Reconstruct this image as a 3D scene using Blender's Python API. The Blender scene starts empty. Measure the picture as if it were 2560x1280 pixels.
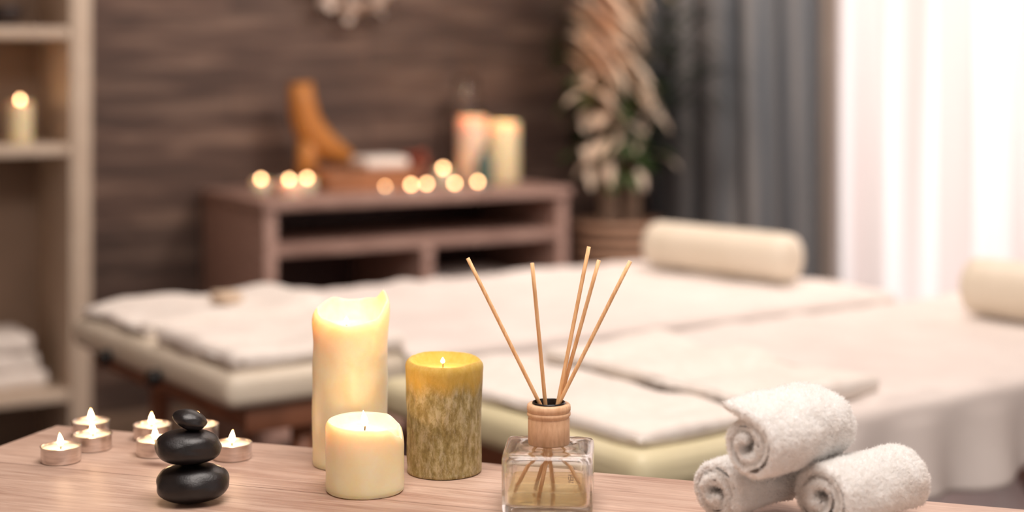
import bpy, bmesh, math, random
import numpy as np
from mathutils import Vector, Matrix, noise
random.seed(7); rng=np.random.default_rng(7)
S=bpy.context.scene
S.view_settings.view_transform='Standard'
COL=S.collection
pi=math.pi

# ------------------------------------------------------------------ materials
def srgb(r,g,b):
    f=lambda c:(c/255/12.92) if c/255<=.04045 else ((c/255+.055)/1.055)**2.4
    return (f(r),f(g),f(b),1)
def newmat(name):
    m=bpy.data.materials.new(name); m.use_nodes=True
    nt=m.node_tree; b=nt.nodes['Principled BSDF']
    return m,nt,b
def N(nt,t,**kw):
    n=nt.nodes.new(t)
    for k,v in kw.items(): setattr(n,k,v)
    return n
def coords(nt,scale=(1,1,1),rot=(0,0,0)):
    tc=N(nt,'ShaderNodeTexCoord'); mp=N(nt,'ShaderNodeMapping')
    mp.inputs['Scale'].default_value=scale; mp.inputs['Rotation'].default_value=rot
    nt.links.new(tc.outputs['Object'],mp.inputs['Vector']); return mp.outputs['Vector']
def ntex(nt,vec,scale,detail=4,rough=.55,dist=0):
    n=N(nt,'ShaderNodeTexNoise'); n.inputs['Scale'].default_value=scale
    n.inputs['Detail'].default_value=detail; n.inputs['Roughness'].default_value=rough
    n.inputs['Distortion'].default_value=dist
    nt.links.new(vec,n.inputs['Vector']); return n.outputs['Fac']
def ramp(nt,fac,stops):
    r=N(nt,'ShaderNodeValToRGB'); e=r.color_ramp.elements
    while len(e)<len(stops): e.new(.5)
    for i,(p,c) in enumerate(stops): e[i].position=p; e[i].color=c
    nt.links.new(fac,r.inputs['Fac']); return r.outputs['Color']
def mix(nt,fac,a,b,mode='MIX'):
    m=N(nt,'ShaderNodeMix',data_type='RGBA',blend_type=mode)
    for i,v in ((0,fac),(6,a),(7,b)):
        if isinstance(v,(int,float,tuple)): m.inputs[i].default_value=v
        else: nt.links.new(v,m.inputs[i])
    return m.outputs[2]
def bump(nt,b,fac,strength,dist=.001):
    n=N(nt,'ShaderNodeBump'); n.inputs['Strength'].default_value=strength; n.inputs['Distance'].default_value=dist
    nt.links.new(fac,n.inputs['Height']); nt.links.new(n.outputs['Normal'],b.inputs['Normal'])
def simple(name,c1,c2=None,rough=.6,scale=30,stretch=(1,1,1),metal=0,bmp=0,sheen=0,sss=0,ssr=(1,.6,.35),ssc=.01,spec=.5):
    m,nt,b=newmat(name); c2=c2 or c1
    v=coords(nt,stretch); f=ntex(nt,v,scale)
    nt.links.new(ramp(nt,f,[(.35,c1),(.65,c2)]),b.inputs['Base Color'])
    b.inputs['Roughness'].default_value=rough; b.inputs['Metallic'].default_value=metal
    b.inputs['Specular IOR Level'].default_value=spec
    if sheen: b.inputs['Sheen Weight'].default_value=sheen
    if sss:
        b.inputs['Subsurface Weight'].default_value=sss; b.inputs['Subsurface Radius'].default_value=ssr; b.inputs['Subsurface Scale'].default_value=ssc
    if bmp: bump(nt,b,f,bmp)
    return m

def m_tablewood():
    m,nt,b=newmat('table_wood')
    f=ntex(nt,coords(nt,(1.4,22,22)),5,9,.66,.8)
    g=ntex(nt,coords(nt,(.9,4,4)),3.4,4,.55,1.6)
    h=ntex(nt,coords(nt,(3,120,120)),7,4,.6)
    c=ramp(nt,f,[(.32,srgb(144,110,94)),(.48,srgb(190,157,138)),(.66,srgb(216,190,172))])
    c2=ramp(nt,g,[(.35,srgb(166,130,113)),(.62,srgb(222,194,176))])
    col=mix(nt,.42,c,c2)
    fib=ramp(nt,h,[(.30,(.72,.68,.66,1)),(.48,(1,1,1,1)),(1,(1.04,1.04,1.04,1))])
    col=mix(nt,.75,col,fib,'MULTIPLY')
    vo=N(nt,'ShaderNodeTexVoronoi',voronoi_dimensions='2D'); vo.inputs['Scale'].default_value=1.0
    nt.links.new(coords(nt,(3.1,6.5,1)),vo.inputs['Vector'])
    k=ramp(nt,vo.outputs['Distance'],[(.0,(1,1,1,1)),(.03,(.75,.75,.75,1)),(.07,(.15,.15,.15,1)),(.12,(0,0,0,1))])
    col=mix(nt,k,col,srgb(108,76,60))
    w=N(nt,'ShaderNodeTexBrick'); w.inputs['Scale'].default_value=1; w.inputs['Mortar Size'].default_value=.0008
    w.inputs['Brick Width'].default_value=3; w.inputs['Row Height'].default_value=.155; w.offset=0
    w.inputs['Color1'].default_value=(1,1,1,1); w.inputs['Color2'].default_value=(.9,.9,.9,1); w.inputs['Mortar'].default_value=(.35,.3,.28,1)
    nt.links.new(coords(nt),w.inputs['Vector'])
    col=mix(nt,.8,col,w.outputs['Color'],'MULTIPLY')
    nt.links.new(col,b.inputs['Base Color']); b.inputs['Roughness'].default_value=.48
    bump(nt,b,f,.3,.0008); return m
def m_wall():
    m,nt,b=newmat('wall_wood_cladding')
    w=N(nt,'ShaderNodeTexBrick'); w.inputs['Scale'].default_value=1; w.inputs['Mortar Size'].default_value=.002
    w.inputs['Brick Width'].default_value=1.3; w.inputs['Row Height'].default_value=.16; w.offset=.37
    w.inputs['Color1'].default_value=(.72,.71,.71,1); w.inputs['Color2'].default_value=(1.2,1.17,1.15,1); w.inputs['Mortar'].default_value=(.4,.4,.4,1)
    nt.links.new(coords(nt,rot=(-pi/2,0,0)),w.inputs['Vector'])
    f=ntex(nt,coords(nt,(1,4,8)),2.4,6,.6,.5)
    c=ramp(nt,f,[(.30,srgb(62,46,40)),(.5,srgb(90,70,61)),(.70,srgb(138,115,101))])
    col=mix(nt,1.0,c,w.outputs['Color'],'MULTIPLY')
    nt.links.new(col,b.inputs['Base Color']); b.inputs['Roughness'].default_value=.65
    bump(nt,b,f,.3,.002); return m
def m_floor():
    m,nt,b=newmat('floor_boards')
    f=ntex(nt,coords(nt,(1,9,1)),3,6)
    w=N(nt,'ShaderNodeTexBrick'); w.inputs['Brick Width'].default_value=1.2; w.inputs['Row Height'].default_value=.15; w.inputs['Scale'].default_value=1
    w.inputs['Mortar Size'].default_value=.002
    w.inputs['Color1'].default_value=(.85,.85,.85,1); w.inputs['Color2'].default_value=(1.1,1.1,1.1,1); w.inputs['Mortar'].default_value=(.3,.3,.3,1)
    nt.links.new(coords(nt),w.inputs['Vector'])
    c=ramp(nt,f,[(.3,srgb(58,42,42)),(.7,srgb(92,70,68))])
    nt.links.new(mix(nt,1.0,c,w.outputs['Color'],'MULTIPLY'),b.inputs['Base Color'])
    b.inputs['Roughness'].default_value=.3; return m
def m_green():
    m,nt,b=newmat('green_rustic_wax')
    tc=N(nt,'ShaderNodeTexCoord'); sp=N(nt,'ShaderNodeSeparateXYZ'); nt.links.new(tc.outputs['Object'],sp.inputs[0])
    f=ntex(nt,coords(nt,(1,1,.5)),120,9,.78,.3)
    g=ntex(nt,coords(nt,(1,1,.30)),190,9,.85)
    body=ramp(nt,f,[(.38,srgb(134,116,62)),(.5,srgb(166,148,92)),(.60,srgb(204,190,146))])
    frost=ramp(nt,g,[(.50,(0,0,0,1)),(.62,(.65,.65,.65,1))])
    body=mix(nt,frost,body,srgb(218,206,174))
    f2=ntex(nt,coords(nt,(1,1,.3)),60,4,.6)
    ad=N(nt,'ShaderNodeMath',operation='MULTIPLY_ADD'); nt.links.new(f2,ad.inputs[0]); ad.inputs[1].default_value=.03; nt.links.new(sp.outputs['Z'],ad.inputs[2])
    mr=N(nt,'ShaderNodeMapRange'); mr.inputs['From Min'].default_value=.092; mr.inputs['From Max'].default_value=.106
    nt.links.new(ad.outputs[0],mr.inputs['Value'])
    top=ramp(nt,f,[(.35,srgb(204,166,62)),(.65,srgb(222,188,100))])
    nt.links.new(mix(nt,mr.outputs['Result'],body,top),b.inputs['Base Color'])
    b.inputs['Roughness'].default_value=.5; b.inputs['Subsurface Weight'].default_value=.5
    b.inputs['Subsurface Radius'].default_value=(1,.75,.25); b.inputs['Subsurface Scale'].default_value=.004
    bump(nt,b,g,.8,.0014); return m
def m_wax(name,c1,c2,scale=.014):
    m,nt,b=newmat(name)
    f=ntex(nt,coords(nt),38,4,.6,.4)
    nt.links.new(ramp(nt,f,[(.3,c1),(.7,c2)]),b.inputs['Base Color'])
    b.inputs['Roughness'].default_value=.38; b.inputs['Subsurface Weight'].default_value=1
    b.inputs['Subsurface Radius'].default_value=(1,.62,.25); b.inputs['Subsurface Scale'].default_value=scale
    f2=ntex(nt,coords(nt,(1,1,.5)),60,5); bump(nt,b,f2,.3,.0012); return m
def m_flame(name,strength,mid=(1,.60,.30,1),hi=(1,.68,.38,1)):
    m,nt,b=newmat(name); nt.nodes.remove(b); out=nt.nodes['Material Output']
    tc=N(nt,'ShaderNodeTexCoord'); sp=N(nt,'ShaderNodeSeparateXYZ'); nt.links.new(tc.outputs['Generated'],sp.inputs[0])
    c=ramp(nt,sp.outputs['Z'],[(0,(1,.32,.06,1)),(.3,mid),(.75,hi),(1,(1,.45,.12,1))])
    e=N(nt,'ShaderNodeEmission'); e.inputs['Strength'].default_value=strength; nt.links.new(c,e.inputs['Color'])
    t=N(nt,'ShaderNodeBsdfTransparent'); a=N(nt,'ShaderNodeAddShader')
    nt.links.new(e.outputs[0],a.inputs[0]); nt.links.new(t.outputs[0],a.inputs[1]); nt.links.new(a.outputs[0],out.inputs['Surface']); return m
def m_glass(name,col,ior=1.47,thin=.4,tcol=(1,1,1,1)):
    m,nt,b=newmat(name); b.inputs['Base Color'].default_value=col; b.inputs['Transmission Weight'].default_value=1
    b.inputs['IOR'].default_value=ior; b.inputs['Roughness'].default_value=0
    out=nt.nodes['Material Output']; t=N(nt,'ShaderNodeBsdfTransparent'); t.inputs[0].default_value=tcol
    mx=N(nt,'ShaderNodeMixShader'); mx.inputs[0].default_value=thin
    nt.links.new(b.outputs[0],mx.inputs[1]); nt.links.new(t.outputs[0],mx.inputs[2]); nt.links.new(mx.outputs[0],out.inputs['Surface']); return m
def m_curtain(name,c,trans,c2=None,sc=14,vb=0):
    m,nt,b=newmat(name); out=nt.nodes['Material Output']
    f=ntex(nt,coords(nt,(1,1,.04)),sc,2); cc=ramp(nt,f,[(.38,c),(.62,c2 or c)])
    nt.links.new(cc,b.inputs['Base Color']); b.inputs['Roughness'].default_value=.85
    t=N(nt,'ShaderNodeBsdfTranslucent'); nt.links.new(cc,t.inputs['Color'])
    if vb:
        vo=N(nt,'ShaderNodeTexVoronoi'); vo.inputs['Scale'].default_value=vb; nt.links.new(coords(nt),vo.inputs['Vector'])
        bump(nt,b,vo.outputs['Distance'],1.0,.0010)
    mx=N(nt,'ShaderNodeMixShader'); mx.inputs[0].default_value=trans
    nt.links.new(b.outputs[0],mx.inputs[1]); nt.links.new(t.outputs[0],mx.inputs[2]); nt.links.new(mx.outputs[0],out.inputs['Surface']); return m
def m_beech():
    m,nt,b=newmat('beech_wood'); f=ntex(nt,coords(nt,(1,1,.25)),420,3)
    g=ntex(nt,coords(nt,(3,3,1)),40,3)
    c=ramp(nt,f,[(.3,srgb(200,152,112)),(.6,srgb(232,192,154))]); c2=ramp(nt,g,[(.3,srgb(218,172,132)),(.7,srgb(240,202,166))])
    nt.links.new(mix(nt,.5,c,c2),b.inputs['Base Color']); b.inputs['Roughness'].default_value=.5; return m
def m_stone():
    m,nt,b=newmat('black_basalt'); f=ntex(nt,coords(nt),500,5,.7)
    nt.links.new(ramp(nt,ntex(nt,coords(nt),60,3),[(.3,srgb(16,14,16)),(.7,srgb(32,28,29))]),b.inputs['Base Color'])
    b.inputs['Roughness'].default_value=.30; bump(nt,b,f,.45,.0006); return m
def m_wicker():
    m,nt,b=newmat('woven_wicker')
    w=N(nt,'ShaderNodeTexWave',wave_type='BANDS',bands_direction='Z'); w.inputs['Scale'].default_value=9; w.inputs['Distortion'].default_value=1
    nt.links.new(coords(nt),w.inputs['Vector'])
    nt.links.new(ramp(nt,w.outputs['Fac'],[(.2,srgb(96,70,56)),(.7,srgb(190,150,122))]),b.inputs['Base Color']); b.inputs['Roughness'].default_value=.7
    bump(nt,b,w.outputs['Fac'],.8,.004); return m

M={}
M['table']=m_tablewood(); M['wall']=m_wall(); M['floor']=m_floor(); M['green']=m_green()
M['cream']=m_wax('cream_wax',srgb(250,226,180),srgb(252,236,204))
M['ivory']=m_wax('ivory_wax',srgb(252,232,184),srgb(253,238,206),.012)
M['teawax']=m_wax('tealight_wax',srgb(235,215,190),srgb(245,228,205),.006)
M['pinkwax']=m_wax('pink_cream_wax',srgb(240,210,184),srgb(246,220,196),.02)
M['flame']=m_flame('flame_near',9); M['flamefar']=m_flame('flame_far',13,(1,.54,.24,1),(1,.60,.30,1))
M['alu']=simple('aluminium_cup',srgb(200,190,185),srgb(222,212,206),.28,60,(1,1,6),metal=1)
M['wick']=simple('wick_char',srgb(40,26,20),srgb(80,55,35),.9)
M['glass']=m_glass('clear_glass',(1,.99,.98,1),thin=.22); M['oil']=m_glass('fragrance_oil',(1,.94,.74,1),1.36,.5,(1,.93,.70,1))
M['beech']=m_beech(); M['reed']=simple('rattan_reed',srgb(222,170,116),srgb(244,200,150),.6,60,(8,8,.3))
M['stone']=m_stone(); M['black']=simple('black_plastic',srgb(20,18,18),srgb(30,28,28),.25)
M['towel']=m_curtain('white_terry_cotton',srgb(252,250,248),.15,srgb(255,254,253),150,vb=650)
M['pile']=m_curtain('terry_loops',srgb(254,253,251),.5,srgb(255,255,254),150)
M['sheet']=simple('white_sheet_cloth',srgb(228,218,212),srgb(238,229,223),.9,6,sheen=.1)
M['towelbg']=simple('soft_white_towel',srgb(240,230,221),srgb(247,240,232),.95,40,sheen=.2,bmp=.3)
M['vinyl']=simple('cream_vinyl',srgb(230,218,198),srgb(238,227,209),.45,8)
M['vinylg']=simple('pale_yellow_vinyl',srgb(228,218,180),srgb(236,226,190),.45,8)
M['legwood']=simple('bed_leg_wood',srgb(120,76,54),srgb(150,98,72),.5,12,(1,1,.1))
M['console']=simple('console_wood',srgb(150,118,107),srgb(186,153,140),.5,9,(1,6,6))
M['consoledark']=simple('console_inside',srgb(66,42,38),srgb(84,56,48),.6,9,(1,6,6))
M['shelf']=simple('shelf_paint',srgb(204,184,164),srgb(212,194,174),.55,10)
M['shelfback']=simple('shelf_back_panel',srgb(140,116,96),srgb(152,126,106),.7,5)
M['grey']=m_curtain('grey_drape_fabric',srgb(104,110,118),.08,srgb(158,156,156))
M['sheer']=m_curtain('white_sheer_fabric',srgb(230,214,210),.62,srgb(250,247,246),9)  # stripe tones put part of the fold shading into the fabric colour
M['plaster']=simple('plaster',srgb(200,182,168),srgb(208,190,176),.85,4)
M['frame']=simple('window_frame_paint',srgb(230,224,218),srgb(236,230,226),.5)
M['dry']=m_curtain('dried_leaf',srgb(250,222,196),.3,srgb(255,240,220),12)
M['leaf']=simple('green_leaf',srgb(26,48,20),srgb(62,84,32),.5,10)
M['palm']=simple('dark_palm',srgb(24,34,28),srgb(38,48,38),.6,10)
M['bark']=simple('bark',srgb(150,124,104),srgb(188,160,138),.85,14,(1,1,.2),bmp=.5)
M['wicker']=m_wicker()
M['amber']=simple('amber_wood',srgb(176,110,48),srgb(208,142,70),.45,8,(1,1,.3))
M['boxwood']=simple('tray_wood',srgb(150,98,64),srgb(176,120,82),.5,10,(1,5,5))
M['petal']=simple('white_petal',srgb(228,212,200),srgb(240,226,214),.8,20)
M['pouch']=simple('linen_pouch',srgb(205,182,158),srgb(218,196,172),.8,20)
M['pink']=simple('coral_petal',srgb(196,110,90),srgb(214,132,108),.8,20)
M['teal']=simple('teal_ceramic',srgb(66,92,88),srgb(80,108,102),.35,10)
M['clay']=simple('clay_pot',srgb(150,96,74),srgb(168,112,88),.7,10)
M['dark']=simple('dark_ceramic',srgb(40,30,30),srgb(54,42,40),.4,10)
M['print']=simple('grey_print',srgb(110,90,84),srgb(120,98,90),.6)
M['steel']=simple('lamp_metal',srgb(160,150,140),srgb(170,160,150),.4,metal=1)

# ------------------------------------------------------------------ geometry helpers
def mesh_obj(name,verts,faces,mat=None,smooth=True,parent=None,loc=(0,0,0),rot=(0,0,0)):
    me=bpy.data.meshes.new(name); me.from_pydata([tuple(v) for v in verts],[],faces); me.update()
    if smooth: me.polygons.foreach_set('use_smooth',[True]*len(me.polygons))
    o=bpy.data.objects.new(name,me); COL.objects.link(o)
    if mat: me.materials.append(mat)
    o.location=loc; o.rotation_euler=rot
    if parent: o.parent=parent
    return o
def empty(name,loc=(0,0,0),rz=0):
    e=bpy.data.objects.new(name,None); COL.objects.link(e); e.empty_display_size=.05; e.location=loc; e.rotation_euler=(0,0,rz); return e
def rings(name,R,mat,seg=64,parent=None,loc=(0,0,0),rot=(0,0,0),smooth=True,sharp=None):
    V=[];F=[]
    for r in R:
        for i in range(seg):
            t=2*pi*i/seg
            if callable(r): V.append(r(t))
            else: V.append((r[0]*math.cos(t),r[0]*math.sin(t),r[1]))
    for k in range(len(R)-1):
        for i in range(seg):
            j=(i+1)%seg; F.append((k*seg+i,k*seg+j,(k+1)*seg+j,(k+1)*seg+i))
    V=[Vector(v) for v in V]
    c0=sum((V[i] for i in range(seg)),Vector())/seg; c1=sum((V[(len(R)-1)*seg+i] for i in range(seg)),Vector())/seg
    a=len(V); V.append(c0); V.append(c1)
    for i in range(seg):
        j=(i+1)%seg; F.append((a,j,i)); F.append((a+1,(len(R)-1)*seg+i,(len(R)-1)*seg+j))
    o=mesh_obj(name,V,F,mat,smooth,parent,loc,rot)
    if sharp:
        try: o.data.set_sharp_from_angle(angle=sharp)
        except Exception: pass
    return o
def box(name,lo,hi,mat,bev=.004,parent=None,seg=2,mtx=None):
    bm=bmesh.new(); bmesh.ops.create_cube(bm,size=1)
    lo=Vector(lo);hi=Vector(hi);c=(lo+hi)/2;s=hi-lo
    for v in bm.verts: v.co=Vector((v.co.x*s.x,v.co.y*s.y,v.co.z*s.z))+c
    if bev: bmesh.ops.bevel(bm,geom=list(bm.edges),offset=bev,segments=seg,affect='EDGES',profile=.5)
    me=bpy.data.meshes.new(name); bm.to_mesh(me); bm.free()
    if bev: me.polygons.foreach_set('use_smooth',[True]*len(me.polygons))
    try:
        if bev: me.set_sharp_from_angle(angle=.6)
    except Exception: pass
    me.materials.append(mat)
    o=bpy.data.objects.new(name,me); COL.objects.link(o)
    if parent: o.parent=parent
    if mtx: o.matrix_world=mtx
    return o
def softbox(name,lo,hi,mat,bev,amp,parent,fr=9,cuts=10,seed=0):
    o=box(name,lo,hi,mat,0,parent)
    bm=bmesh.new(); bm.from_mesh(o.data)
    bmesh.ops.bevel(bm,geom=list(bm.edges),offset=bev,segments=4,affect='EDGES',profile=.5)
    bmesh.ops.triangulate(bm,faces=bm.faces)
    for _ in range(5):
        es=[e for e in bm.edges if e.calc_length()>max((Vector(hi)-Vector(lo)).length/34,.012)]
        if not es: break
        bmesh.ops.subdivide_edges(bm,edges=es,cuts=1); bmesh.ops.triangulate(bm,faces=[f for f in bm.faces if len(f.verts)>3])
    bm.normal_update()
    for v in bm.verts:
        d=noise.noise(v.co*fr+Vector((seed,0,0)))*amp
        v.co+=v.normal*d*(1 if v.co.z>lo[2]+.001 else 0)
    bm.to_mesh(o.data); bm.free(); o.data.polygons.foreach_set('use_smooth',[True]*len(o.data.polygons)); return o
def tube(name,pts,rad,mat,parent=None,seg=10,loc=(0,0,0)):
    pts=[Vector(p) for p in pts]; n=len(pts); V=[];F=[]
    rad=rad if isinstance(rad,(list,tuple)) else [rad]*n
    up=Vector((0,0,1))
    for k,p in enumerate(pts):
        t=(pts[min(k+1,n-1)]-pts[max(k-1,0)]).normalized()
        a=t.cross(up if abs(t.z)<.99 else Vector((1,0,0))).normalized(); b=t.cross(a)
        if k and a.dot(pa)<0: a=-a;b=-b
        pa=a
        for i in range(seg):
            th=2*pi*i/seg; V.append(p+(a*math.cos(th)+b*math.sin(th))*rad[k])
    for k in range(n-1):
        for i in range(seg):
            j=(i+1)%seg; F.append((k*seg+i,k*seg+j,(k+1)*seg+j,(k+1)*seg+i))
    F.append(tuple(range(seg))[::-1]); F.append(tuple((n-1)*seg+i for i in range(seg)))
    return mesh_obj(name,V,F,mat,True,parent,loc)
def pt(name,loc,power,parent=None,r=.004,col=(1,.64,.36)):
    l=bpy.data.lights.new(name,'POINT'); l.energy=power; l.color=col; l.shadow_soft_size=r
    o=bpy.data.objects.new(name,l); COL.objects.link(o); o.location=loc
    if parent: o.parent=parent
    return o
def flame(parent,loc,h=.013,w=.0033,power=.05,mat='flame',lean=0):
    prof=[(.15,0),(.6,.08),(.95,.22),(1,.35),(.85,.52),(.55,.7),(.28,.85),(.08,.97)]
    R=[]
    for r,z in prof:
        R.append(lambda t,r=r,z=z:(r*w*math.cos(t)+lean*z*z*h,r*w*math.sin(t),z*h))
    rings('flame',R,M[mat],16,parent,loc)
    tube('wick',[(loc[0],loc[1],loc[2]-.005),(loc[0]+.0003,loc[1],loc[2]+.0015)],.0007,M['wick'],parent,6)
    if power: pt('flame_light',(loc[0],loc[1],loc[2]+h*.5),power,parent)
def interp(keys,t):
    d=math.degrees(t)%360; ks=sorted(keys); ks=[(ks[-1][0]-360,ks[-1][1])]+ks+[(ks[0][0]+360,ks[0][1])]
    for (a,x),(b,y) in zip(ks,ks[1:]):
        if a<=d<=b:
            u=(d-a)/(b-a); u=u*u*(3-2*u); return x+(y-x)*u

TZ=.75
# ------------------------------------------------------------------ foreground table
TA=math.atan2(-.326,.945)
tb=empty('wooden_table',(-.49,1.72,0),TA)
box('table_top',(0,-.62,TZ-.032),(1.55,0,TZ),M['table'],.003,tb)
box('apron_back',(.07,-.075,TZ-.11),(1.48,-.055,TZ-.033),M['table'],.002,tb)
box('apron_front',(.07,-.565,TZ-.11),(1.48,-.545,TZ-.033),M['table'],.002,tb)
for i,(x,y) in enumerate([(.05,-.05),(1.5,-.05),(.05,-.57),(1.5,-.57)]):
    box(f'leg_{i+1}',(x-.027,y-.027,0),(x+.027,y+.027,TZ-.033),M['table'],.003,tb)

# ------------------------------------------------------------------ candles
def candle(name,loc,r,rim,pool,mat,lean=(0,0),wob=.0008,seed=0,thick=.005,topflare=None,fl=None,bodyn=14):
    e=empty(name,loc)
    R=[]
    def shell(rr,zf,k=1):
        def fn(t):
            z=zf(t); n=noise.noise(Vector((math.cos(t)*1.6+seed,math.sin(t)*1.6,z*28)))*wob*k
            q=(rr(t,z) if callable(rr) else rr)+n
            return (q*math.cos(t)+lean[0]*z/.15,q*math.sin(t)+lean[1]*z/.15,z)
        return fn
    R.append(shell(r*.5,lambda t:0,0)); R.append(shell(r-.002,lambda t:0,0)); R.append(shell(r-.0004,lambda t:.0014))
    for k in range(1,bodyn+1):
        u=k/bodyn
        rr=(lambda t,z:r+(topflare(t,z) if topflare else 0))
        R.append(shell(rr,lambda t,u=u:.0014+(interp(rim,t)-.006-.0014)*u))
    tf=(lambda t,z:(topflare(t,z) if topflare else 0))
    R.append(shell(lambda t,z:r-.0006+tf(t,z),lambda t:interp(rim,t)-.003))
    R.append(shell(lambda t,z:r-.0020+tf(t,z),lambda t:interp(rim,t)-.0008))
    R.append(shell(lambda t,z:r-thick*.55+tf(t,z),lambda t:interp(rim,t)))
    R.append(shell(lambda t,z:r-thick*.85+tf(t,z),lambda t:interp(rim,t)-.0012))
    for q,s in ((thick*1.15,.35),(thick*1.5,.75)):
        R.append(shell(lambda t,z,q=q:r-q+tf(t,z)*.5,lambda t,s=s:interp(rim,t)*(1-s)+pool*s))
    R.append(shell(r-thick*2.1,lambda t:pool+.0004)); R.append(shell(r*.35,lambda t:pool,0)); R.append(shell(.002,lambda t:pool+.0003,0))
    rings('wax_body',R,mat,96,e)
    if fl:
        flame(e,(lean[0]*pool/.15+fl.get('x',0),fl.get('y',0),pool+.005),fl['h'],fl['w'],fl['p'],lean=fl.get('lean',0))
    return e
candle('tall_pillar_candle',(-.1587,1.556,TZ),.0366,
    [(0,.158),(28,.1665),(55,.157),(95,.155),(140,.159),(180,.152),(225,.144),(270,.139),(315,.143)],.130,M['cream'],
    lean=(.0022,0),wob=.0022,seed=3,thick=.0045,
    topflare=lambda t,z:-.006*max(0,(z-.138)/.02)**1.5*(1 if math.cos(t)<.2 else .1) if z>.138 else 0,
    fl=dict(h=.008,w=.0022,p=.055,y=-.002,x=-.004),bodyn=30)
candle('short_pillar_candle',(-.134,1.458,TZ),.0358,
    [(0,.047),(25,.0575),(60,.0635),(120,.0645),(200,.064),(270,.0618),(310,.0605),(340,.0515)],.0535,M['ivory'],
    wob=.0008,seed=9,thick=.0045,fl=dict(h=.015,w=.0034,p=.055,y=-.002,lean=-.1),bodyn=16)
def gflare(t,z):
    a=math.exp(-((z-.098)/.014)**2)*.0012
    b=-.001*(1-min(1,z/.09))
    return a+b+ .0013*noise.noise(Vector((math.cos(t)*9,math.sin(t)*9,z*35)))
candle('green_pillar_candle',(-.0648,1.525,TZ),.0358,
    [(0,.1065),(60,.108),(120,.109),(180,.107),(235,.1055),(290,.105),(330,.1068)],.0985,M['green'],
    wob=.0009,seed=15,thick=.0055,topflare=gflare,fl=dict(h=.006,w=.002,p=.05,y=-.004,x=-.001),bodyn=44)

def tealight(loc,name='tealight_candle',h=.0155,fl=.0135,power=.015,mat='flame'):
    e=empty(name,loc); r=.0192
    rings('aluminium_cup',[(r-.002,0),(r-.0006,.0006),(r,.002),(r,h-.001),(r+.0006,h-.0006),(r+.0007,h),(r-.0003,h+.0001),(r-.0006,h-.0006),(r-.0008,h-.006),(.004,h-.0065)],M['alu'],64,e,sharp=.5)
    rings('wax',[(.004,h-.0055),(r-.001,h-.0055),(r-.0011,h-.0022),(r-.0035,h-.0032),(.003,h-.0034)],M['teawax'],48,e)
    flame(e,(random.uniform(-.001,.001),0,h-.0005),fl,.0030,power,mat,lean=random.uniform(-.12,.12)); return e
for x,y in [(-.4403,1.562),(-.423,1.613),(-.440,1.672),(-.372,1.655),(-.3538,1.590),(-.323,1.655),(-.2756,1.575)]:
    tealight((x,y,TZ))

# ------------------------------------------------------------------ stones
st=empty('stacked_massage_stones',(-.284,1.42,TZ))
def stone(nm,c,a,b,h,seed,tilt=(0,0,0),flat=2.4):
    bm=bmesh.new(); bmesh.ops.create_icosphere(bm,subdivisions=5,radius=1)
    for v in bm.verts:
        d=v.co.normalized(); n=noise.noise(d*1.3+Vector((seed,0,0)))*.10+noise.noise(d*3+Vector((seed,5,0)))*.02
        rr=(abs(d.x)**flat+abs(d.y)**flat+abs(d.z)**flat)**(-1/flat)
        p=d*rr*(1+n*(.4+.6*(1-abs(d.z))))
        v.co=Vector((p.x*a,p.y*b,p.z*h))
    me=bpy.data.meshes.new(nm); bm.to_mesh(me); bm.free(); me.polygons.foreach_set('use_smooth',[True]*len(me.polygons)); me.materials.append(M['stone'])
    o=bpy.data.objects.new(nm,me); COL.objects.link(o); o.parent=st; o.rotation_euler=tilt
    o.location=c
    mt=Matrix.LocRotScale(Vector((0,0,0)),o.rotation_euler,None)
    zs=[(mt@v.co).z for v in me.vertices]; return o,min(zs),max(zs)
o1,lo,hi=stone('stone_bottom',(0,0,0),.0322,.027,.0170,1,(0,0,.1),2.25); o1.location.z=-lo; top=hi-lo
o2,lo,hi=stone('stone_middle',(-.0032,0,0),.0288,.024,.0152,6.2,(0,.03,.3),2.25); o2.location.z=top-lo-.0006; top+=hi-lo-.0006
o3,lo,hi=stone('stone_top',(-.0018,0,0),.0154,.0130,.0088,11.4,(0,.30,0),2.0); o3.location.z=top-lo-.0010

# ------------------------------------------------------------------ reed diffuser
df=empty('reed_diffuser',(.0325,1.412,TZ))
RB=math.radians(-4)
def sq(a,n,z):
    def fn(t):
        c,s=math.cos(t),math.sin(t); r=a/((abs(c)**n+abs(s)**n)**(1/n)); return (r*c,r*s,z)
    return fn
R=[sq(.020,9,.0006),sq(.0365,11,.0),sq(.0385,12,.0008),sq(.0393,13,.003),sq(.0395,13,.01),sq(.0395,13,.046),sq(.0390,13,.0492),sq(.0378,12,.0508),sq(.034,9,.0520),
   sq(.022,3,.0530),sq(.0165,2,.0535),sq(.0150,2,.0545),sq(.0148,2,.0600),
   sq(.0125,2,.0600),sq(.0123,2,.0550),sq(.0140,2,.0510),sq(.025,4,.0498),sq(.033,9,.0486),sq(.0356,11,.0460),sq(.0362,12,.043),sq(.0362,12,.010),sq(.0355,11,.0075),sq(.033,9,.0062),sq(.015,6,.0060)]
rings('glass_bottle',R,M['glass'],160,df,rot=(0,0,RB))
rings('fragrance_oil',[sq(.015,6,.0064),sq(.0322,9,.0067),sq(.0350,11,.0080),sq(.0358,12,.0105),sq(.0358,12,.0192),sq(.0355,12,.0196),sq(.034,11,.0192),sq(.010,6,.0192)],M['oil'],120,df,rot=(0,0,RB))
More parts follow.
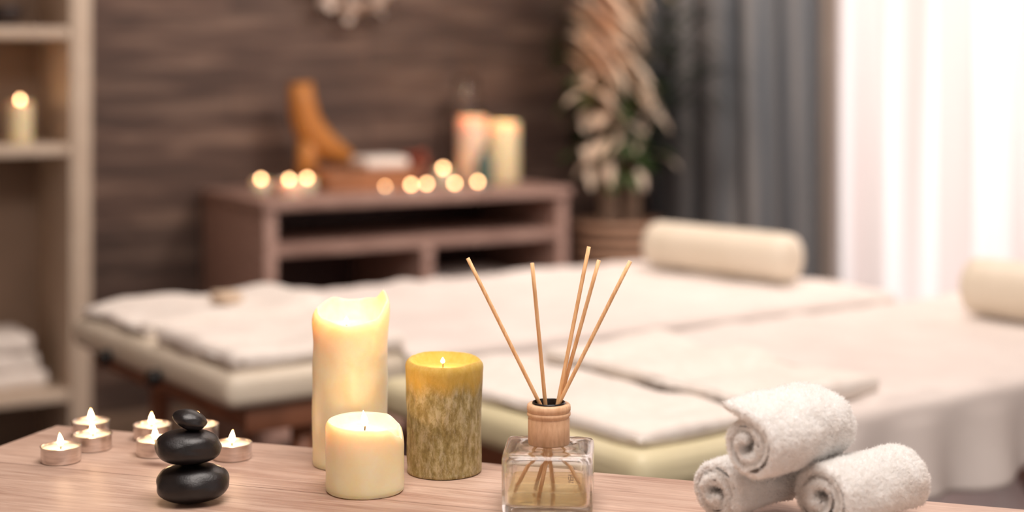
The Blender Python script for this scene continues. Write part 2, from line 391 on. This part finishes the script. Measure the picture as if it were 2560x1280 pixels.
rings('wooden_collar',[(.0152,.0535),(.0178,.0535),(.0184,.0545),(.0184,.0755),(.0180,.0765),(.0177,.0772),(.0180,.0778),(.0190,.0785),(.0193,.0795),(.0192,.0812),(.0186,.0818),(.0184,.0821),(.0186,.0826),(.0193,.0832),(.0194,.0855),(.0190,.0878),(.0178,.0888),(.0150,.0889),(.0148,.0885),(.0148,.0610),(.0151,.0605)],M['beech'],72,df)
o=rings('black_insert',[(.0147,.0700),(.0147,.0896),(.0143,.0903),(.0134,.0903),(.0131,.0896),(.0130,.0700)],M['black'],56,df)
for nm in ('wooden_collar','black_insert'):
    ob=[c for c in df.children if c.name.startswith(nm)][0]; bm=bmesh.new(); bm.from_mesh(ob.data)
    bmesh.ops.delete(bm,geom=[f for f in bm.faces if len(f.verts)==3],context='FACES'); 
    bmesh.ops.delete(bm,geom=[v for v in bm.verts if not v.link_faces],context='VERTS'); bm.to_mesh(ob.data); bm.free()
reeds=[((-.072,.012,.2155),(.0305,.003,.0100)),((-.0149,-.012,.214),(.0045,.008,.008)),((.0359,.010,.226),(-.009,-.012,.008)),
       ((.0440,-.004,.2155),(-.0120,.013,.008)),((.0715,-.006,.215),(-.0310,-.003,.0100))]
for i,(a,b) in enumerate(reeds):
    a=Vector(a);b=Vector(b); pts=[b.lerp(a,k/8) for k in range(9)]
    tube(f'reed_{i+1}',pts,.00175,M['reed'],df,12)
for i,(x,z,w,h) in enumerate([(.0205,.036,.0042,.0005),(.0205,.0338,.0005,.0048),(.0222,.0345,.0026,.0005),(.0188,.0335,.0005,.003),(.0208,.0316,.0038,.0005),(.0225,.0325,.0005,.003),(.0196,.0302,.0022,.0005),(.0222,.0298,.0016,.0005)]):
    p=box(f'print_{i+1}',(x-w/2,-.0399,z-h/2),(x+w/2,-.0397,z+h/2),M['print'],0,df); p.rotation_euler=(0,0,RB)

# ------------------------------------------------------------------ rolled towels
def rolled_towel(loc,L,r,seed,ang,flap=0,phase=0,turns=2.0,th=.0098,sgn=1,lift=0):
    ax=math.atan2(.66,.75)
    n=int(150*turns/2.3); path=[]
    r0=.0040
    for k in range(n+1):
        u=k/n; a=phase-sgn*2*pi*turns*(1-u); rad=r0+(r-th/2-r0)*u**.92
        path.append(Vector((rad*math.cos(a)*(1.04),rad*math.sin(a)*.96)))
    nf=30
    if flap:
        d=(path[-1]-path[-3]).normalized()
        ca,sa=math.cos(lift),math.sin(lift)
        for k in range(1,nf+1):
            if k<=10: d=Vector((d.x*ca-d.y*sa,d.x*sa+d.y*ca))
            path.append(path[-1]+d*flap/nf)
    m=len(path)
    cum=[0]
    for k in range(1,m): cum.append(cum[-1]+(path[k]-path[k-1]).length)
    vs=[0,.006,.015,.03]+[.05+.9*i/38 for i in range(39)]+[.97,.985,.994,1]
    nv=len(vs)
    def P(k,side,v):
        k0=max(k-1,0);k1=min(k+1,m-1); t=(path[k1]-path[k0]).normalized(); nn=Vector((t.y,-t.x))*sgn
        edge=min(v,1-v)*L; rd=th*.5
        tt=th*.5*math.sqrt(max(0,1-(1-min(edge/rd,1))**2))
        ed=min(cum[k],cum[-1]-cum[k])/(th*.45); tt*=math.sqrt(max(0,1-(1-min(ed,1))**2))*.98+.02
        q=path[k]+nn*side*tt
        x=(v-.5)*L
        nz=noise.noise(Vector((q.x*90+seed,q.y*90,x*60)))*.0016+noise.noise(Vector((q.x*35+seed,q.y*35,x*22)))*.0024+noise.noise(Vector((q.x*260+seed,q.y*260,x*260)))*.0007
        wav=noise.noise(Vector((k*.035+seed*3,0.5,0)))*.0055*(1 if v<.5 else -1)*abs(2*v-1)
        q=q+nn*side*nz
        q=q*(1+.06*noise.noise(Vector((x*25+seed,3,0))))
        return (x+wav,q.x,q.y)
    V=[];F=[]
    for side in (1,-1):
        for k in range(m):
            for v in vs: V.append(P(k,side,v))
    o0=m*nv
    for k in range(m-1):
        for j in range(nv-1):
            a=k*nv+j
            f1=(a,a+1,a+nv+1,a+nv); f2=(o0+a,o0+a+nv,o0+a+nv+1,o0+a+1)
            if sgn<0: f1=f1[::-1]; f2=f2[::-1]
            F.append(f1); F.append(f2)
    V=np.array(V)
    e=empty('rolled_towel',loc); e.rotation_euler=(0,0,ax+ang)
    mesh_obj('terry_roll',V,F,M['towel'],True,e)
    Fa=np.array(F); A,B,C,D=(V[Fa[:,i]] for i in range(4))
    nrm=np.cross(C-A,D-B); area=np.linalg.norm(nrm,axis=1); nrm=nrm/(area[:,None]+1e-12)
    other=np.concatenate([V[o0:],V[:o0]]); mid=(V+other)/2
    outd=(V-mid)[Fa].mean(axis=1); sg=np.sign((outd*nrm).sum(axis=1)); nrm=nrm*sg[:,None]
    pr=area/area.sum(); cnt=75000
    idx=rng.choice(len(F),cnt,p=pr); u=rng.random((cnt,1)); w=rng.random((cnt,1))
    base=(A[idx]*(1-u)+B[idx]*u)*(1-w)+(D[idx]*(1-u)+C[idx]*u)*w
    nn=nrm[idx]
    d=nn+rng.normal(0,.5,(cnt,3)); d/=np.linalg.norm(d,axis=1)[:,None]
    ln=rng.uniform(.0012,.0028,(cnt,1)); sd=np.cross(d,rng.normal(0,1,(cnt,3))); sd/=np.linalg.norm(sd,axis=1)[:,None]
    curl=rng.normal(0,.4,(cnt,3)); wd=.00026
    p0=base-sd*wd; p1=base+sd*wd; mid=base+d*ln*.6; p2=mid+sd*wd; p3=mid-sd*wd; tip=base+(d+curl)*ln
    VV=np.concatenate([p0,p1,p2,p3,tip]); i=np.arange(cnt)
    FF=[(a,a+cnt,a+2*cnt,a+3*cnt) for a in i.tolist()]+[(a+3*cnt,a+2*cnt,a+4*cnt) for a in i.tolist()]
    mesh_obj('terry_pile',VV,FF,M['pile'],False,e)
    return e
a2=Vector((.75,.66,0)).normalized()
def put(end,z,L,r,seed,ang=0,**k):
    c=Vector((end[0],end[1],0))+a2*L/2
    return rolled_towel((c.x,c.y,z),L,r,seed,ang,**k)
put((.167,1.336),TZ+.0305,.102,.0295,1,0,phase=pi*1.15)
put((.2525,1.312),TZ+.0325,.110,.0315,5,-.03,phase=pi*1.25)
put((.188,1.297),TZ+.0795,.112,.0300,9,.05,phase=pi*.60,flap=.033,turns=2.0,sgn=-1,lift=-.025)

# ------------------------------------------------------------------ room frame
RA=math.atan2(.51,.86)
ROOM=Matrix.Translation((.651,5.92,0))@Matrix.Rotation(RA,4,'Z')
def rw(x,y,z=0): return ROOM@Vector((x,y,z))
def rempty(name,x,y,z=0):
    return empty(name,rw(x,y,z),RA)
box('floor',(-4.9,-6.6,-.05),(.1,.1,0),M['floor'],0,mtx=ROOM)
box('ceiling',(-4.9,-6.6,2.6),(.1,.1,2.65),M['plaster'],0,mtx=ROOM)
box('wall_back',(-4.9,0,0),(.1,.1,2.6),M['wall'],0,mtx=ROOM)
box('wall_left',(-4.9,-6.6,0),(-4.8,0,2.6),M['plaster'],0,mtx=ROOM)
ww=empty('wall_right',ROOM.to_translation(),RA)
box('pier_a',(0,-.85,0),(.1,0,2.6),M['plaster'],0,ww)
box('pier_b',(0,-6.6,0),(.1,-3.4,2.6),M['plaster'],0,ww)
box('sill',(0,-3.4,0),(.1,-.85,.08),M['plaster'],0,ww)
box('head',(0,-3.4,2.35),(.1,-.85,2.6),M['plaster'],0,ww)
wn=empty('window_1',ROOM.to_translation(),RA)
for i,y in enumerate([-.87,-1.65,-2.5,-3.36]): box(f'mullion_{i+1}',(.03,y-.025,.08),(.08,y+.025,2.35),M['frame'],.002,wn)
for i,z in enumerate([.10,2.33]): box(f'rail_{i+1}',(.03,-3.38,z-.02),(.08,-.86,z+.02),M['frame'],.002,wn)
box('baseboard_back',(-4.8,-.015,0),(0,0,.08),M['shelfback'],.002,mtx=ROOM)

def curtain(name,y0,y1,mat,x0,amp,wl,seed,z0=.015,z1=2.45):
    V=[];F=[];n=int(abs(y1-y0)/wl*18);nz=14
    for i in range(n+1):
        y=y0+(y1-y0)*i/n
        for k in range(nz+1):
            z=z0+(z1-z0)*k/nz
            ph=2*pi*(y/wl)+2.6*noise.noise(Vector((y*2.2+seed,z*.25,0)))
            a=amp*(.45+1.1*abs(noise.noise(Vector((y*3+seed,7,z*.3)))))
            V.append((x0+a*math.sin(ph)+.25*a*math.sin(2.3*ph+1),y+.3*wl*.4*math.cos(ph),z))
    for i in range(n):
        for k in range(nz):
            a=i*(nz+1)+k;F.append((a,a+1,a+nz+2,a+nz+1))
    e=empty(name,ROOM.to_translation(),RA)
    mesh_obj('fabric',V,F,mat,True,e)
    tube('curtain_rod',[(x0,y0+.03,z1+.012),(x0,y1-.03,z1+.012)],.012,M['steel'],e)
    return e
curtain('grey_drape_curtain',-.06,-.98,M['grey'],-.20,.045,.19,2)
curtain('sheer_white_curtain',-.86,-3.5,M['sheer'],-.075,.045,.19,5)

# ------------------------------------------------------------------ console table
cs=rempty('console_shelf',0,0)
X0,X1,Y0,Y1=-1.885,-.877,-.545,-.03
box('top_board',(X0-.01,Y0-.01,.722),(X1+.01,Y1,.75),M['console'],.003,cs)
box('side_left',(X0,Y0,0),(X0+.035,Y1,.721),M['console'],.003,cs)
box('side_right',(X1-.035,Y0,0),(X1,Y1,.721),M['console'],.003,cs)
box('mid_shelf',(X0+.036,Y0,.590),(X1-.036,Y1-.02,.618),M['console'],.003,cs)
box('divider',(-1.385,Y0,.091),(-1.35,Y1-.02,.589),M['console'],.003,cs)
box('bottom_shelf',(X0+.036,Y0,.06),(X1-.036,Y1-.02,.09),M['console'],.003,cs)
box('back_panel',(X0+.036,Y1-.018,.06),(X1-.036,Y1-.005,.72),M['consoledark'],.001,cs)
pf=rempty('potted_fern',-1.60,-.30,.0905)
rings('pot',[(.05,0),(.06,.005),(.075,.12),(.08,.125),(.072,.125),(.068,.10)],M['clay'],32,pf)
def leafmesh(specs):
    V=[];F=[]
    for b,d,L,w,dr in specs:
        b=Vector(b);d=Vector(d).normalized(); s=d.cross(Vector((0,0,1))); 
        if s.length<.1: s=Vector((1,0,0))
        s.normalize(); n=7; o=len(V)
        p=b.copy()
        for k in range(n+1):
            u=k/n; ww_=w*math.sin(pi*min(1,u*.92+.06))**.8
            V.append(p-s*ww_/2); V.append(p+Vector((0,0,-ww_*.12))); V.append(p+s*ww_/2)
            d=(d+Vector((0,0,-dr/n))).normalized(); p=p+d*L/n
        for k in range(n):
            a=o+3*k; F+= [(a,a+1,a+4,a+3),(a+1,a+2,a+5,a+4)]
    return V,F
def leaves(name,specs,mat,parent):
    V,F=leafmesh(specs); return mesh_obj(name,V,F,mat,True,parent)
sp=[]
for i in range(60):
    a=random.uniform(0,2*pi); sp.append(((0,0,.11),(math.cos(a),math.sin(a),random.uniform(.8,3)),random.uniform(.12,.19),.03,random.uniform(1,2)))
leaves('fronds',sp,M['leaf'],pf)
ft=rempty('folded_towel_stack',-1.12,-.30,.0905)
for i in range(5): softbox(f'towel_{i+1}',(-.15,-.11,.001+i*.078),(.15,.11,.077+i*.078),M['towelbg'],.028,.006,ft,seed=i)

# ------------------------------------------------------------------ things on the console
def pillar(name,x,y,z,r,h,mat,lit=True,par=None,p=.5,ff='flamefar',dip=.020):
    e=rempty(name,x,y,z)
    rings('wax_body',[(r*.5,0),(r-.002,0),(r,.003),(r,h-.004),(r-.003,h),(r-.008,h-.001),(r-.012,h-dip),(.005,h-dip-.004)],mat,48,e)
    if lit: flame(e,(0,0,h-dip),.018,.0050,p,ff)
    return e
pillar('pillar_candle',-1.083,-.30,.75,.047,.215,M['pinkwax'],p=.45,ff='flame')
pillar('pillar_candle',-.955,-.28,.75,.052,.195,M['cream'],p=.9,ff='flame')
def votive(x,y,z,h,name='votive_candle',fl=True,s=1):
    e=rempty(name,x,y,z)
    rings('glass_cup',[(.015,0),(.022,.001),(.025,.006),(.027,h),(.0255,h),(.0235,.008),(.012,.006)],M['teawax'],32,e)
    rings('wax',[(.01,.0065),(.0225,.0085),(.0245,h-.010),(.003,h-.011)],M['teawax'],32,e)
    flame(e,(0,0,h-.003),.014*s,.0066*s,.01,'flamefar')
votive(-1.80,-.30,.75,.040,s=.95)
votive(-1.665,-.33,.75,.040,s=.95)
e=pillar('squat_candle',-1.765,-.43,.75,.038,.046,M['pinkwax'],p=.10,dip=.006)
votive(-1.188,-.30,.75,.052)
for x,yy in ((-1.388,-.47),(-1.330,-.46),(-1.250,-.49),(-1.158,-.47),(-1.470,-.46)):
    e=rempty('tealight_candle',x,yy,.75); r=.0165;h=.015
    rings('aluminium_cup',[(r-.002,0),(r,.002),(r,h),(r-.001,h),(r-.001,h-.005),(.004,h-.005)],M['alu'],32,e)
    rings('wax',[(.004,h-.0045),(r-.0015,h-.0045),(r-.002,h-.002),(.003,h-.003)],M['teawax'],24,e)
    s=.55 if x==-1.470 else .95
    flame(e,(0,0,h+.001),.014*s,.0064*s,.004,'flamefar')
tr=rempty('wooden_trinket_box',-1.475,-.30,.75)
box('body',(-.14,-.075,0),(.14,.075,.046),M['boxwood'],.004,tr); box('lid',(-.145,-.08,.0465),(.145,.08,.062),M['boxwood'],.004,tr)
ff=rempty('folded_face_towel',-1.41,-.30,.812); softbox('cloth',(-.075,-.06,.001),(.075,.06,.036),M['towelbg'],.014,.004,ff)
dw=rempty('curved_wood_sculpture',0,0)
P=[(-1.612,1.075,.036),(-1.608,1.02,.042),(-1.597,.965,.046),(-1.575,.92,.050),(-1.545,.885,.050),(-1.505,.860,.042),(-1.47,.845,.032),(-1.44,.838,.020)]
pts=[(x,-.155,z) for x,z,_ in P]
tube('arched_branch',pts,[w for *_,w in P],M['amber'],dw,18)
tube('foot',[(-1.58,-.155,.9),(-1.590,-.155,.83),(-1.595,-.155,.752)],[.038,.032,.034],M['amber'],dw,16)
gv=rempty('glass_vase',-1.01,-.13,.75)
R=[(.03,0),(.045,.002),(.05,.02),(.05,.26),(.040,.30),(.036,.34),(.033,.34),(.037,.30),(.046,.26),(.046,.02),(.03,.012)]
rings('vase_body',R,M['glass'],48,gv)
fp=rempty('coral_flower_pot',-1.215,-.17,.75)
rings('pot',[(.02,0),(.028,.002),(.036,.06),(.034,.062),(.03,.05)],M['clay'],32,fp)
sp=[]
for i in range(60):
    a=random.uniform(0,2*pi);b=random.uniform(-.2,1.2)
    sp.append(((0,0,.075),(math.cos(a),math.sin(a),b),random.uniform(.035,.058),.026,.5))
leaves('petals',sp,M['pink'],fp)
tube('stem',[(0,0,.05),(0,0,.08)],.006,M['leaf'],fp)
tbt=rempty('teal_bottle',-1.098,-.405,.75)
rings('bottle_body',[(.015,0),(.024,.002),(.026,.01),(.026,.075),(.018,.095),(.010,.102),(.010,.122),(.012,.124),(.012,.128),(.004,.128)],M['teal'],32,tbt)

wr=rempty('white_flower_wreath',-1.385,-.035,1.44)
tube('ring',[(.13*math.cos(t),0,.13*math.sin(t)) for t in np.linspace(0,2*pi,40)],.012,M['bark'],wr)
sp=[]
for k in range(9):
    a=2*pi*k/9+.42; c=Vector((.135*math.cos(a),-.02,.135*math.sin(a)))
    for i in range(12):
        q=random.uniform(0,2*pi); sp.append((c+Vector((0,-.004*i,0)),(math.cos(q),-.6,math.sin(q)),.05,.034,.2))
leaves('petals',sp,M['petal'],wr)

# ------------------------------------------------------------------ shelf unit on the left
sh=rempty('tall_shelf_unit',0,0)
SX0,SX1,SY0,SY1=-3.35,-2.325,-.368,-.02
box('post_right',(SX1-.058,SY0,0),(SX1,SY1,2.1),M['shelf'],.003,sh)
box('post_left',(SX0,SY0,0),(SX0+.058,SY1,2.1),M['shelf'],.003,sh)
box('back_panel',(SX0+.058,SY1-.012,.05),(SX1-.058,SY1,2.09),M['shelfback'],0,sh)
for i,z in enumerate([.24,.915,1.235,1.65,2.06]): box(f'board_{i+1}',(SX0+.059,SY0+.005,z-.030),(SX1-.059,SY1-.013,z),M['shelf'],.003,sh)
pillar('pillar_candle',-2.495,-.27,.916,.033,.115,M['cream'],p=.08,dip=.004)
fs=rempty('folded_towel_stack',-2.56,-.22,.241)
for i in range(3): softbox(f'towel_{i+1}',(-.13,-.10,.001+i*.05),(.13-.02*i,.10,.05+i*.05),M['towelbg'],.02,.008,fs,seed=i+20)
dv=rempty('dark_bowl',-2.53,-.24,1.236)
rings('bowl',[(.02,0),(.03,.004),(.05,.04),(.052,.06),(.049,.06),(.046,.042),(.02,.012)],M['dark'],32,dv)

# ------------------------------------------------------------------ plant in basket
pl=empty('potted_plant_in_basket',(.345,5.24,0),0)
rings('wicker_basket',[(.10,0),(.115,.005),(.135,.25),(.140,.55),(.145,.60),(.150,.615),(.145,.63),(.135,.62),(.13,.58),(.125,.50)],M['wicker'],48,pl)
tube('trunk',[(-.02,0,.5),(-.03,0,.75),(-.02,0,1.0),(.0,0,1.3),(0,0,1.8)],[.035,.033,.03,.025,.015],M['bark'],pl)
tube('stem_2',[(.04,.0,.5),(.05,0,.8),(.02,0,1.1)],[.03,.028,.015],M['bark'],pl)
sp=[]
for i in range(150):
    z=random.uniform(1.06,1.62)
    sp.append(((random.uniform(-.17,.0),random.uniform(-.16,-.05),z),(random.uniform(.5,1),random.uniform(-.5,.0),random.uniform(-.4,.1)),random.uniform(.14,.22),random.uniform(.030,.046),random.uniform(.8,1.8)))
for i in range(46):
    z=random.uniform(.80,1.12)
    sp.append(((random.uniform(-.12,.10),random.uniform(-.17,-.06),z),(random.uniform(-1,1),random.uniform(-.8,.0),random.uniform(-.3,.35)),random.uniform(.07,.13),random.uniform(.03,.045),random.uniform(1.2,2.4)))
leaves('pale_leaves',sp,M['dry'],pl)
sp=[]
for i in range(270):
    z=random.choice([random.uniform(.76,1.12),random.uniform(.82,1.10),random.uniform(.95,1.75)]); a=random.uniform(0,2*pi)
    rr=random.uniform(.05,.15) if z<1.12 else random.choice([.14,.17])
    if z>1.12: a=random.choice([random.uniform(-.7,.7),random.uniform(pi-.5,pi+.1)])
    sp.append(((rr*math.cos(a),rr*math.sin(a)*.8-.03,z),(math.cos(a),math.sin(a),random.uniform(-.2,.6)),random.uniform(.06,.10),random.uniform(.035,.055),random.uniform(.8,2)))
leaves('green_leaves',sp,M['leaf'],pl)
for k,(dx,top) in enumerate([(.26,1.30),(.20,1.20),(.30,1.12),(.24,1.45),(.22,1.03)]):
    pts=[]
    for i in range(9):
        u=i/8; pts.append(Vector((.03+dx*u**1.5,-.16*u,.62+(top-.62)*(1-(1-u)**1.6))))
    tube(f'palm_stem_{k+1}',pts,.005,M['palm'],pl,6)
    sp=[]
    for i in range(4,9):
        for s in (-1,1):
            for q in range(2):
                p=pts[i].lerp(pts[i-1],q/2); sp.append((p,(s*.7+.25,-.25,.35),random.uniform(.12,.19),.030,1.7))
    leaves(f'palm_frond_{k+1}',sp,M['palm'],pl)

# ------------------------------------------------------------------ massage beds
BH=.65
def cloth_sheet(name,x0,x1,W,zt,hang_near,hang_far,mat,parent,seed,amp=.008,head=0):
    nx=90; prof=[]
    o=.010
    for k in range(8): prof.append((o,zt-hang_far+hang_far*k/8,'s'))
    for k in range(6):
        a=pi/2*k/6; prof.append((o-.02+.02*math.cos(a)-0,zt-.02+.02*math.sin(a)+.0,'c'))
    for k in range(41): prof.append((-.01-(W-.02)*k/40,zt,'t'))
    for k in range(1,7):
        a=pi/2*k/6; prof.append((-W+.01-.02*math.sin(a),zt-.02+.02*math.cos(a),'c'))
    for k in range(1,15): prof.append((-W-.010,zt-.02-(hang_near-.02)*k/14,'h'))
    V=[];F=[]
    for i in range(nx+1):
        x=x0+(x1-x0)*i/nx
        for (y,z,t) in prof:
            n=noise.noise(Vector((x*5+seed,y*7,0)))*amp+noise.noise(Vector((x*14+seed,y*5+x*6,2)))*amp*.6
            if t=='h':
                f=(zt-z)/max(hang_near,.01); wob=.5+.5*math.sin(x*38+seed+2*noise.noise(Vector((x*3,seed,0))))
                V.append((x,y-.03*f*wob,z+n*.3+.02*f*noise.noise(Vector((x*4+seed,9,0)))))
            elif t=='t': V.append((x,y,z+.004+abs(n)))
            elif t=='c': V.append((x,y,z+.004))
            else: V.append((x,y,z))
    m=len(prof)
    for i in range(nx):
        for k in range(m-1):
            a=i*m+k;F.append((a,a+1,a+m+1,a+m))
    o_=mesh_obj(name,V,F,mat,True,parent)
    md=o_.modifiers.new('thick','SOLIDIFY'); md.thickness=.002; md.offset=1
    return o_
def bed(loc,ang,L,W,vin,seed,sheetx,hang):
    e=empty('massage_bed',loc,ang)
    softbox('mattress_pad',(0,-W,BH-.058),(L,0,BH),vin,.022,.002,e,fr=5,seed=seed)
    box('frame_near',(.04,-W+.02,BH-.10),(L-.04,-W+.045,BH-.0585),M['legwood'],.003,e)
    box('frame_far',(.04,-.045,BH-.10),(L-.04,-.02,BH-.0585),M['legwood'],.003,e)
    for i,x in enumerate((.05,L-.10)): box(f'crossbar_{i+1}',(x,-W+.046,BH-.10),(x+.03,-.046,BH-.0585),M['legwood'],.003,e)
    for i,(x,y) in enumerate([(.16,-W+.06),(.16,-.06),(L-.2,-W+.06),(L-.2,-.06)]):
        tube(f'leg_{i+1}',[(x,y,BH-.0585),(x,y,.0)],.020,M['legwood'],e,12)
        tube(f'brace_{i+1}',[(x,y,.18),(x+(.35 if x<L/2 else -.35),y,BH-.10)],.010,M['legwood'],e,8)
    cloth_sheet('bed_sheet',sheetx,L+.01,W,BH,hang,.06,M['sheet'],e,seed,amp=.014)
    return e
b1=bed((-.853,3.087,0),math.atan2(.57,.82),1.50,.72,M['vinyl'],1,.32,.11)
for i,y in enumerate([-.22,-.45]):
    tube(f'knob_{i+1}',[(-.004,y,BH-.045),(-.022,y,BH-.045)],.014,M['black'],b1,16)
softbox('towel_near',(.015,-.705,BH+.002),(.33,-.40,BH+.030),M['towelbg'],.014,.016,b1,fr=9,seed=4)
softbox('towel_far',(.02,-.33,BH+.002),(.42,-.02,BH+.026),M['towelbg'],.012,.020,b1,fr=9,seed=14)
softbox('herbal_pouch',(.22,-.21,BH+.028),(.27,-.15,BH+.048),M['pouch'],.009,.003,b1,fr=30)
def bolster(parent,p0,p1,r,mat):
    n=22;pts=[];rad=[]; L=math.dist(p0,p1)
    for k in range(n+1):
        u=k/n; ed=min(u,1-u)*L/.03; rr=r*(math.sqrt(max(.0,1-(1-min(1,ed))**2))*.5+.5)
        pts.append((p0[0]+(p1[0]-p0[0])*u,p0[1]+(p1[1]-p0[1])*u,BH+.013+r)); rad.append(rr)
    tube('bolster_pillow',pts,rad,mat,parent,40)
bolster(b1,(1.345,-.13),(1.40,-.55),.053,M['vinyl'])
b2=bed((-.213,2.486,0),math.atan2(.6,.8),1.85,.62,M['vinylg'],7,.24,.13)
for i,y in enumerate([-.60]):
    tube(f'knob_{i+1}',[(-.004,y,BH-.04),(-.020,y,BH-.04)],.010,M['black'],b2,16)
softbox('towel_foot',(.02,-.60,BH+.002),(.23,-.05,BH+.022),M['towelbg'],.010,.014,b2,fr=9,seed=31)
softbox('towel_fold',(.25,-.58,BH+.014),(.50,-.10,BH+.034),M['towelbg'],.010,.020,b2,fr=9,seed=37)
bolster(b2,(1.20,-.20),(1.22,-.60),.054,M['vinyl'])

# ------------------------------------------------------------------ lights
def area(name,loc,target,sx,sy,power,col):
    l=bpy.data.lights.new(name,'AREA'); l.shape='RECTANGLE'; l.size=sx; l.size_y=sy; l.energy=power; l.color=col
    o=bpy.data.objects.new(name,l); COL.objects.link(o); o.location=loc
    o.rotation_euler=(Vector(target)-Vector(loc)).to_track_quat('-Z','Y').to_euler(); return o
area('window_daylight',rw(.7,-2.1,1.3),rw(-1,-2.1,1.25),2.6,2.3,42,(1,.95,.94))
area('ceiling_fill_foreground',(.1,1.1,2.5),(0,1.5,.75),1.2,1.0,47,(1,.91,.85))  # unseen overhead fill, added to light the tabletop softly
area('ceiling_fill_room',rw(-1.5,-1.8,2.55),rw(-1.5,-1.6,.5),1.6,1.2,27,(1,.88,.80))  # warm fill added for the room, no visible fixture
area('plant_fill',rw(-1.0,-2.0,2.4),rw(-.45,-.6,1.15),.4,.4,21,(1,.88,.78))  # extra fill added to brighten the plant and its corner
w=bpy.data.worlds.new('room_ambience'); S.world=w; w.use_nodes=True
bg=w.node_tree.nodes['Background']; bg.inputs[0].default_value=(1,.91,.86,1); bg.inputs[1].default_value=.66

# ------------------------------------------------------------------ camera
cam=bpy.data.cameras.new('camera'); co=bpy.data.objects.new('camera',cam); COL.objects.link(co)
co.location=(0,0,1.14); co.rotation_euler=(pi/2,0,0)
cam.sensor_width=36; cam.lens=56.25; cam.shift_y=-485/2560; cam.clip_start=.05
cam.dof.use_dof=True; cam.dof.focus_distance=1.45; cam.dof.aperture_fstop=2.45
S.camera=co
